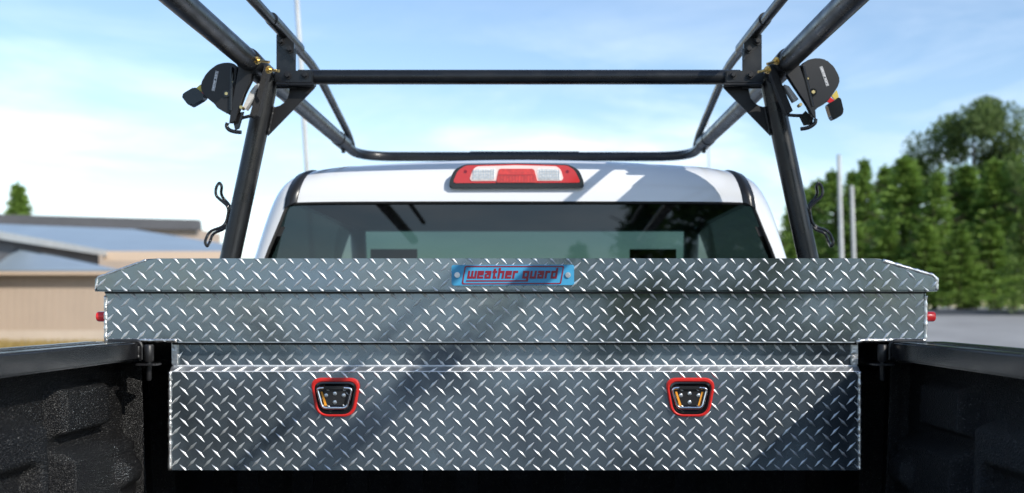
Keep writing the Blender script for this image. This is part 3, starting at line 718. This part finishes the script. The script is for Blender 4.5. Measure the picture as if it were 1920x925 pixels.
# ---------------------------------------------------------------- strap reels on the rack
def reel(side):
    if side < 0: o_, s_ = (330, 90), 5.44
    else: o_, s_ = (1340, 90), 5.442
    q = lambda cx, cy, d: at(o_[0] + cx/s_, o_[1] + cy/s_, d)
    DD = 2.76
    if side < 0:
        cover = [(548, 150), (480, 152), (415, 172), (350, 220), (300, 275), (262, 345), (250, 400), (270, 455), (300, 495), (345, 535), (395, 575), (418, 612), (470, 640), (520, 662), (548, 690), (575, 560), (600, 380), (622, 185), (590, 160)]
        arm = [(640, 188), (700, 200), (775, 252), (760, 330), (690, 470), (640, 610), (600, 745), (540, 772), (560, 640), (600, 420)]
        hand = [(50, 490), (85, 455), (190, 395), (245, 440), (298, 495), (270, 525), (155, 592), (120, 580)]
        tagy, tagr = [(205, 410), (250, 372), (280, 440), (240, 455)], [(205, 455), (285, 450), (300, 490), (250, 475)]
        web = [(895, 170), (955, 180), (905, 380), (830, 690), (770, 712), (748, 690), (800, 500), (860, 330)]
        strap = [(845, 362), (805, 375), (750, 450), (680, 610), (705, 625), (790, 500), (800, 440)]
        hook = [(525, 765), (512, 800), (540, 838), (600, 858), (668, 862)]
        hook2 = [(600, 740), (690, 710), (780, 690)]
        plate_lo = [(585, 770), (640, 660), (690, 650), (640, 820), (600, 835)]
        holes = [(577, 352, 20), (520, 472, 34)]; rod = [(560, 640), (568, 200)]
        bolts = [((815, 128), (952, 146)), ((935, 222), (1050, 236))]; spool = (668, 608)
        logo = ((392, 440), (432, 240), (26))
    else:
        cover = [(882, 165), (960, 118), (1050, 102), (1140, 122), (1215, 190), (1255, 260), (1280, 325), (1255, 400), (1200, 480), (1145, 555), (1060, 602), (1015, 650), (985, 600), (940, 400)]
        arm = [(848, 130), (812, 168), (738, 235), (735, 262), (860, 450), (960, 600), (1000, 690), (1035, 730), (1030, 650), (940, 400)]
        hand = [(1148, 572), (1220, 540), (1265, 498), (1290, 520), (1322, 655), (1290, 695), (1212, 732), (1190, 705)]
        tagy, tagr = [(1245, 430), (1268, 500), (1225, 530), (1195, 490)], [(1180, 500), (1232, 545), (1200, 575), (1146, 548)]
        web = [(548, 185), (610, 168), (700, 400), (800, 640), (745, 682), (720, 640), (640, 440)]
        strap = [(712, 372), (760, 390), (858, 522), (815, 545), (770, 470)]
        hook = [(1030, 725), (1028, 765), (980, 805), (930, 822), (878, 828)]
        hook2 = [(745, 685), (830, 692), (900, 690)]
        plate_lo = [(870, 700), (930, 640), (1005, 720), (1000, 780), (915, 790)]
        holes = [(945, 320, 20), (1000, 455, 38)]; rod = [(1000, 600), (900, 190)]
        bolts = [((640, 130), (535, 165)), ((550, 222), (445, 245))]; spool = (875, 580)
        logo = ((1140, 392), (1072, 195), (26))
    e = empty('strap_reel', at(o_[0] + 560/s_, o_[1] + 500/s_, DD))
    tag(e, 'black ratchet strap reel bolted on the %s corner of the ladder rack' % ('left' if side < 0 else 'right'), 'strap reel', 'ratchet strap reels on the rack')
    O = lambda pts, d: [q(a_, b_, d) for a_, b_ in pts]
    fix = lambda l_: l_ if side > 0 else l_[::-1]
    cv = plate('cover', fix(round_poly(O(cover, DD), .004, 2)), (0, .034, 0), M['black_steel'], e, .0045, 3)
    plate('arm', fix(O(arm, DD - .006)), (0, .006, 0), M['black_steel'], e, .0008)
    plate('back_plate', fix(O([(a_ + (25 if side < 0 else -25), b_) for a_, b_ in arm], DD + .036)), (0, .006, 0), M['black_steel'], e)
    ha = plate('handle', fix(round_poly(O(hand, DD - .004), .006, 4)), (0, .026, 0), M['gloss_black'], e, .005, 3)
    plate('handle_tag', fix(O(tagy, DD + .008)), (0, .006, 0), M['yellow'], ha)
    plate('handle_tag', fix(O(tagr, DD + .004)), (0, .004, 0), M['redplastic'], ha)
    plate('webbing', fix(O(web, 2.79)), (0, .03, 0), M['webbing'], e, .002)
    plate('strap_end', fix(O(strap, DD + .02)), (0, .03, 0), M['strapw'], e, .001)
    tube('hook', round_path(O(hook, DD), .008), .0052, M['gloss_black'], e, 10)
    tube('guide_rod', round_path(O(hook2, DD + .03), .01), .0045, M['gloss_black'], e, 10)
    plate('lower_plate', fix(O(plate_lo, DD + .012)), (0, .008, 0), M['gloss_black'], e, .001)
    tube('side_rod', O(rod, DD - .004), .0052, M['gloss_black'], e, 10)
    for cx, cy, r_ in holes:
        p = q(cx, cy, DD); rr = r_/s_*DD/F
        bm = bmesh.new(); bm_tube(bm, [p + Vector((0, -.0052, 0)), p + Vector((0, .002, 0))], rr, 16); rc_ = frombm('socket', bm, M['gloss_black'], cv, True, 40)
        tube('socket_bolt', [p + Vector((0, -.0048, 0)), p + Vector((0, -.0075, 0))], rr*.5, M['gold'], cv, 6)
    sp = q(spool[0], spool[1], DD - .004); tube('spool_pin', [sp + Vector((0, .02, 0)), sp + Vector((0, -.004, 0))], .0045, M['gold'], e, 10)
    for a_, b_ in bolts:
        pa, pb_ = q(*a_, 2.735), q(*b_, 2.715)
        dd = (pb_ - pa).normalized()
        bm = bmesh.new(); bm_tube(bm, [pa, pb_], .0036, 10); bm_tube(bm, [pa + dd*.004, pa + dd*.011], .0082, 6)
        bm_tube(bm, [pa + dd*.002, pa + dd*.0045], .0105, 14)
        frombm('clamp_bolt', bm, M['gold'], e, True, 35)
    # printed name: outlined strip with tiny letters, reading along the strip
    A, B = q(*logo[0], DD - .001), q(*logo[1], DD - .001)
    ax = (B - A).normalized(); ay = Vector((0, 1, 0)).cross(ax); ay = -ay if ay.x > 0 else ay
    if side > 0: A, B = B, A; ax = -ax; ay = -ay
    ln = (B - A).length; hgt = .0074
    bm = bmesh.new(); dep = (0, .0015, 0)
    def quad(u0, v0, u1, v1): bm_plate(bm, [A + ax*u + ay*v_ for u, v_ in ((u0, v0), (u1, v0), (u1, v1), (u0, v1))], dep)
    e_ = .0009
    quad(0, 0, ln, e_); quad(0, hgt - e_, ln, hgt); quad(0, e_, e_, hgt - e_); quad(ln - e_, e_, ln, hgt - e_)
    wd_ = text_rects('weather guard')[1]; k_ = (ln - .004) / wd_; kz = .0042 / 5
    bm_letters(bm, 'weather guard', lambda x, y: A + ax*(.002 + x*k_) + ay*(.0018 + y*kz), dep)
    frombm('printed_name', bm, M['white_print'], cv)
    return e
reel(-1); reel(1)

# ---------------------------------------------------------------- background: buildings
def quadset(name, quads, m, parent, th=None):
    v, f = [], []
    for q_ in quads: f.append(tuple(range(len(v), len(v) + len(q_)))); v += list(q_)
    return pyd(name, v, f, m, parent)
def slab(name, pts, back, m, parent): return plate(name, pts, back, m, parent)
DW = 44.0
wA = at(-260, 509, DW); wB = at(212, 509, DW)
shed = empty('shed', (wB.x - 4, wB.y + 3, 0)); tag(shed, 'low tan sided shed with grey metal roof left behind the toolbox', 'building')
box('wall', (wA.x, wA.y, .55), (wB.x, wA.y + 7, wB.z - .12), M['siding'], shed)
box('base_course', (wA.x, wA.y - .05, 0), (wB.x + .05, wA.y + 7, .56), M['concrete'], shed)
n = int((wB.x - wA.x) / .32); rib_me = None
for i in range(n):
    x = wA.x + .16 + i*.32
    if rib_me is None:
        o = box('siding_rib', (-.03, -.012, .56), (.03, .01, wB.z - .14), M['siding'], shed); rib_me = o.data
        o.location = (x, wA.y, 0)
    else:
        o = link('siding_rib', rib_me, None, shed); o.location = (x, wA.y, 0)
# eave board, then the sloping roof that climbs to the left and back
box('fascia', (wA.x - .2, wA.y - .62, wB.z - .16), (wB.x + .5, wA.y - .52, wB.z + .04), M['trim'], shed)
box('soffit', (wA.x - .2, wA.y - .52, wB.z - .12), (wB.x + .5, wA.y - .001, wB.z - .08), M['roof_dark'], shed)
e1, e2 = Vector((wB.x + .55, wA.y - .66, wB.z + .05)), Vector((wA.x - 1, wA.y - .66, wB.z + .05))
top1, top2 = at(-10, 456, 54), at(-330, 390, 54)
plate('roof', [e2, e1, top1, top2], (0, 0, -.06), M['roof'], shed)
hall = empty('warehouse', at(300, 620, 62)); hall.location.z = 0
tag(hall, 'large grey roofed warehouse with tan end wall behind the shed', 'building')
DH = 58.0
c0, c1_ = at(199, 471, DH), at(434, 473, DH)       # camera-facing eave
n0 = at(-120, 410, 38.0); n0.z = c0.z               # eave that runs toward the camera on the left
rT0, rT1 = at(-60, 418, 82), at(250, 430, 82)
plate('roof', [c0, c1_, at(424, 458, 66), rT1, rT0], (0, 0, -.08), M['roof'], hall)
plate('roof', [n0, c0, rT0, at(-700, 330, 60)], (0, 0, -.08), M['roof'], hall)
box('fascia', (c0.x - .1, c0.y - .12, c0.z - .55), (c1_.x, c0.y - .02, c0.z - .02), M['trim'], hall)
box('end_wall', (c0.x + 2.2, c0.y + .5, 0), (c1_.x - .3, c0.y + 12, c0.z - .3), M['siding'], hall)
box('corner_post', (c0.x + 2.0, c0.y + .3, 0), (c0.x + 2.3, c0.y + .6, c0.z - .5), M['trim'], hall)
g0, g1 = n0.copy(), c0.copy()
plate('side_wall', [g0 + Vector((-.4, 0, -.1)), g1 + Vector((-.4, 0, -.1)), Vector((g1.x - .4, g1.y, 0)), Vector((g0.x - .4, g0.y, 0))], (-.2, 0, 0), M['roof_dark'], hall)
plate('gutter', [g0 + Vector((.1, 0, .03)), g1 + Vector((.1, 0, .03)), g1 + Vector((.1, 0, -.28)), g0 + Vector((.1, 0, -.28))], (-.1, 0, 0), M['pole'], hall)
for t in (.42, .62, .8):
    p = g0.lerp(g1, t); box('side_window', (p.x - .42, p.y - .5, p.z - 1.5), (p.x - .36, p.y + .5, p.z - .7), M['roof'], hall)
far = empty('far_hall', at(150, 600, 95)); far.location.z = 0
tag(far, 'dark flat roofed hall farthest behind the warehouse', 'building')
f0, f1 = at(-200, 397, 95), at(372, 412, 95)
plate('parapet', [f0, f1, at(374, 431, 95), at(-200, 424, 95)], (0, .8, 0), M['roof_dark'], far)
box('wall', (f0.x + .5, f0.y + .6, 0), (f1.x - .4, f0.y + 8, at(0, 428, 95).z), M['siding'], far)

# ---------------------------------------------------------------- poles
def pole(name, a_, b_, r, label, d):
    top = at(*a_, d); bot = at(*b_, d); dirv = (bot - top).normalized(); t_ = (bot.z - 0) / -dirv.z if dirv.z else 0
    base = bot + dirv * (bot.z / -dirv.z); gz = ground_z(base.x, base.y); base = bot + dirv * ((bot.z - gz) / -dirv.z)
    e = empty(name, base); tag(e, label, 'pole', 'metal poles behind the truck')
    tube('shaft', [base, base.lerp(top, .5), top], [r*1.1, r, r*.85], M['pole'], e, 12)
    tube('base_plate', [base + Vector((0, 0, -.02)), base + Vector((0, 0, .04))], r*2.4, M['pole'], e, 12)
    tube('cap', [top, top - dirv*.04], [r*1.05, r*.4], M['pole'], e, 12)
pole('pole', (553, -60), (577, 330), .062, 'tall grey pole rising past the left of the cross bar', 25)
pole('pole', (1327, 205), (1330, 320), .05, 'thin far pole behind the front bar of the rack', 48)
pole('pole', (1573, 292), (1578, 480), .075, 'taller of the two pale poles before the conifers', 34)
pole('pole', (1597, 350), (1601, 480), .070, 'shorter of the two pale poles before the conifers', 34)

# ---------------------------------------------------------------- trees
def crown_mesh(name, kind, seedv, h, rad, n):
    rnd = random.Random(seedv); v, f = [], []
    def leaf(p, d, s, wd):
        d = d.normalized(); sd_ = d.cross(Vector((rnd.uniform(-1, 1), rnd.uniform(-1, 1), rnd.uniform(-1, 1)))).normalized()
        b_ = len(v); v.extend([p - sd_*wd*.3, p + d*s*.5 - sd_*wd, p + d*s, p + d*s*.5 + sd_*wd]); f.append((b_, b_+1, b_+2, b_+3))
    if kind == 'conifer':
        nb = n // 26
        for b_ in range(nb):
            u = rnd.random() ** .8; z = h * (.06 + .93*u)
            ln = rad * (1 - u) ** 1.05 * rnd.uniform(.5, 1.18) + .10; ang = rnd.uniform(0, math.tau)
            out = Vector((math.cos(ang), math.sin(ang), 0)); rise = rnd.uniform(-.25, .28) + .35*u
            for s in range(26):
                t = rnd.random() ** .6; p = Vector((0, 0, z)) + out*ln*t + Vector((0, 0, rise*ln*t - .22*ln*t*t))
                wsp = .18*ln*(1 - .6*t) + .05
                p += Vector((rnd.gauss(0, wsp), rnd.gauss(0, wsp), rnd.gauss(0, wsp*.35)))
                leaf(p, out + Vector((rnd.uniform(-.8, .8), rnd.uniform(-.8, .8), rnd.uniform(-.6, .3))), rnd.uniform(.16, .36), rnd.uniform(.03, .075))
        for i in range(40): leaf(Vector((rnd.gauss(0, .04), rnd.gauss(0, .04), h*(.93 + .07*rnd.random()))), Vector((rnd.uniform(-.5, .5), rnd.uniform(-.5, .5), 1)), .25, .04)
    else:
        cl_ = []
        for i in range(34):
            a_, e_ = rnd.uniform(0, math.tau), rnd.uniform(-.6, 1.3); rr = rad * rnd.uniform(.45, 1.0)
            cl_.append((Vector((math.cos(a_)*math.cos(e_)*rr, math.sin(a_)*math.cos(e_)*rr, h*.60 + math.sin(e_)*h*.36*rnd.uniform(.7, 1.05))), rad*rnd.uniform(.2, .36)))
        for i in range(n):
            c_, r_ = cl_[rnd.randrange(len(cl_))]
            dv = Vector((rnd.gauss(0, 1), rnd.gauss(0, 1), rnd.gauss(0, .8))).normalized()
            leaf(c_ + dv*r_*rnd.random() ** .4, dv + Vector((rnd.uniform(-1, 1), rnd.uniform(-1, 1), rnd.uniform(-1, .5))), rnd.uniform(.16, .34), rnd.uniform(.06, .11))
    me = bpy.data.meshes.new(name); me.from_pydata([tuple(p) for p in v], [], f); return me
def trunk_mesh(h, r, seedv, limbs):
    rnd = random.Random(seedv); bm = bmesh.new()
    bm_tube(bm, [(0, 0, -.3), (.03, 0, h*.3), (-.04, .03, h*.65), (0, 0, h*.96)], [r*1.25, r, r*.6, r*.12], 9)
    for i in range(limbs):
        z = h * rnd.uniform(.3, .8); a_ = rnd.uniform(0, math.tau); ln = h*.2*(1.1 - z/h) + .6
        d = Vector((math.cos(a_), math.sin(a_), .45))
        bm_tube(bm, [Vector((0, 0, z)), Vector((0, 0, z)) + d*ln*.5, Vector((0, 0, z)) + d*ln + Vector((0, 0, .1))], [r*.4, r*.25, r*.08], 6)
    me = bpy.data.meshes.new('trunk'); bm.to_mesh(me); bm.free(); me.materials.append(M['bark']); return me
con = [(crown_mesh('crown', 'conifer', 11 + i, 9.0, 2.3, 9500), trunk_mesh(9.0, .14, i, 14)) for i in range(3)]
for c_, _ in con: c_.materials.append(M['needles'])
dec = (crown_mesh('crown', 'broad', 5, 14.0, 4.6, 26000), trunk_mesh(12.5, .3, 9, 16)); dec[0].materials.append(M['leaves'])
brt = (con[0][0].copy(), con[0][1]); brt[0].materials.clear(); brt[0].materials.append(M['bright'])
def tree(name, proto, px, ptop, d, h0, label, rot, wide=1.0, group='conifers along the right of the lot', X=None, Y=None, hh=None):
    if X is None:
        p = at(px, 576, d); X, Y = p.x, p.y
        gz = ground_z(X, Y); top = at(px, ptop, d).z; hh = top - gz
    gz = ground_z(X, Y)
    e = empty(name, (X, Y, gz)); s = hh / h0
    tag(e, label, 'tree', group)
    for nm, me in (('crown', proto[0]), ('trunk', proto[1])):
        o = bpy.data.objects.new(nm, me); col.objects.link(o); o.parent = e; o.scale = (s*wide, s*wide, s); o.rotation_euler = (0, 0, rot)
    return e
rows = [
 (1478, 372, 62, 'conifer leftmost in the right hand row, half behind the rack post', 1.1),
 (1530, 338, 66, 'conifer rising between the right rack post and the rope hook', 1.0),
 (1572, 318, 61, 'conifer straight behind the taller pale pole', 1.0),
 (1628, 300, 63, 'slim topped conifer just right of the two pale poles', 1.0),
 (1690, 296, 58, 'broad mid green conifer left below the tall dark tree', 1.25),
 (1752, 322, 56, 'conifer under the left edge of the tall dark tree', 1.2),
 (1812, 312, 59, 'conifer under the middle of the tall dark tree', 1.25),
 (1872, 300, 57, 'conifer under the right edge of the tall dark tree', 1.3),
 (1960, 262, 55, 'conifer cut by the right edge of the picture', 1.3),
]
for i, (px, pt, d, lab, wd_) in enumerate(rows): tree('conifer', con[i % 3], px, pt, d, 9.0, lab, i*1.7, wd_*(.95, 1.3, 1.1, .9, 1.25)[i % 5]).rotation_euler = (.03*math.sin(i*2.1), .04*math.cos(i*1.3), 0)
back = [(1505, 352, 72, 'far conifer top just left of the right rope hook'), (1600, 322, 74, 'far conifer top between the two pale poles'), (1660, 312, 70, 'far conifer top left of the broad conifer'), (1722, 300, 71, 'far conifer at the left foot of the tall dark tree'), (1900, 290, 68, 'far conifer right of the tall dark tree')]
for i, (px, pt, d, lab) in enumerate(back): tree('conifer', con[(i+2) % 3], px, pt, d, 9.0, lab, i*1.9 + .8, 1.15)
# lower filler trees of the same row, rooted in front
fill = [(1500, 430, 57, 'short conifer at the foot of the row beside the right post'), (1600, 420, 55, 'short conifer behind the shorter pale pole'), (1665, 425, 54, 'short conifer right of the pale poles in the dark foot of the row'), (1735, 420, 53, 'short dark conifer above the right end of the lid'), (1800, 430, 52.5, 'short conifer right beyond the toolbox lid end'), (1860, 420, 53, 'short conifer before the row near the right picture edge')]
for i, (px, pt, d, lab) in enumerate(fill): tree('conifer', con[(i+1) % 3], px, pt, d, 9.0, lab, i*2.3 + .5, 2.0)
tree('conifer', brt, 1935, 350, 47, 9.0, 'bright yellow green conifer nearest on the right picture edge', 2.2, 1.2)
tree('broadleaf_tree', dec, 1826, 196, 70, 13.6, 'tall dark rounded tree towering above the right hand conifers', .6, .85, group=None)
tree('conifer', con[1], 34, 345, 110, 9.0, 'small lone tree behind the roofs at far left', .3, 1.1, group=None)
# trees behind the camera that the rear window mirrors and that shade the cab's right side
tree('broadleaf_tree', dec, 0, 0, 0, 13.6, 'tall tree behind the camera mirrored in the right of the rear window', 2.4, .9, 'trees mirrored in the rear window', X=16.84, Y=-8.76, hh=17.0)
for i, (x, y, hh, lab) in enumerate([(1.9, -40, 7.0, 'small conifer mirrored nearest the middle of the rear window'), (4.0, -33, 8.6, 'ragged conifer mirrored right of the middle of the rear window'),
        (5.9, -30, 11, 'tall conifer mirrored in the right third of the rear window'), (7.9, -28, 12, 'tallest conifer mirrored at the right end of the rear window')]):
    tree('conifer', con[i % 3], 0, 0, 0, 9.0, lab, i*1.3, 1.25, 'trees mirrored in the rear window', X=x, Y=y, hh=hh)

# ---------------------------------------------------------------- dry grass by the shed
rnd = random.Random(4); v, f = [], []
for i in range(9000):
    x = rnd.uniform(wA.x - 2, wB.x + 6); y = rnd.uniform(wA.y - 7.5, wA.y - .7); h = rnd.uniform(.08, .34); a_ = rnd.uniform(0, math.pi); w_ = .03
    b_ = len(v); dx, dy = math.cos(a_)*w_, math.sin(a_)*w_; lx_ = rnd.uniform(-.1, .1)
    v += [(x-dx, y-dy, 0), (x+dx, y+dy, 0), (x+lx_, y+rnd.uniform(-.1, .1), h)]; f.append((b_, b_+1, b_+2))
tag(pyd('dry_grass', v, f, M['drygrass']), 'dry yellow grass strip along the foot of the tan shed', 'grass', kind='stuff')
gv = [(wA.x - 3, wA.y - 8, .006), (wB.x + 7, wA.y - 8, .006), (wB.x + 7, wA.y + .2, .006), (wA.x - 3, wA.y + .2, .006)]
tag(pyd('verge', gv, [(0, 1, 2, 3)], mat('dry_verge_soil', (.30, .22, .10), .9, nscale=.8, namt=.25)), kind='structure')
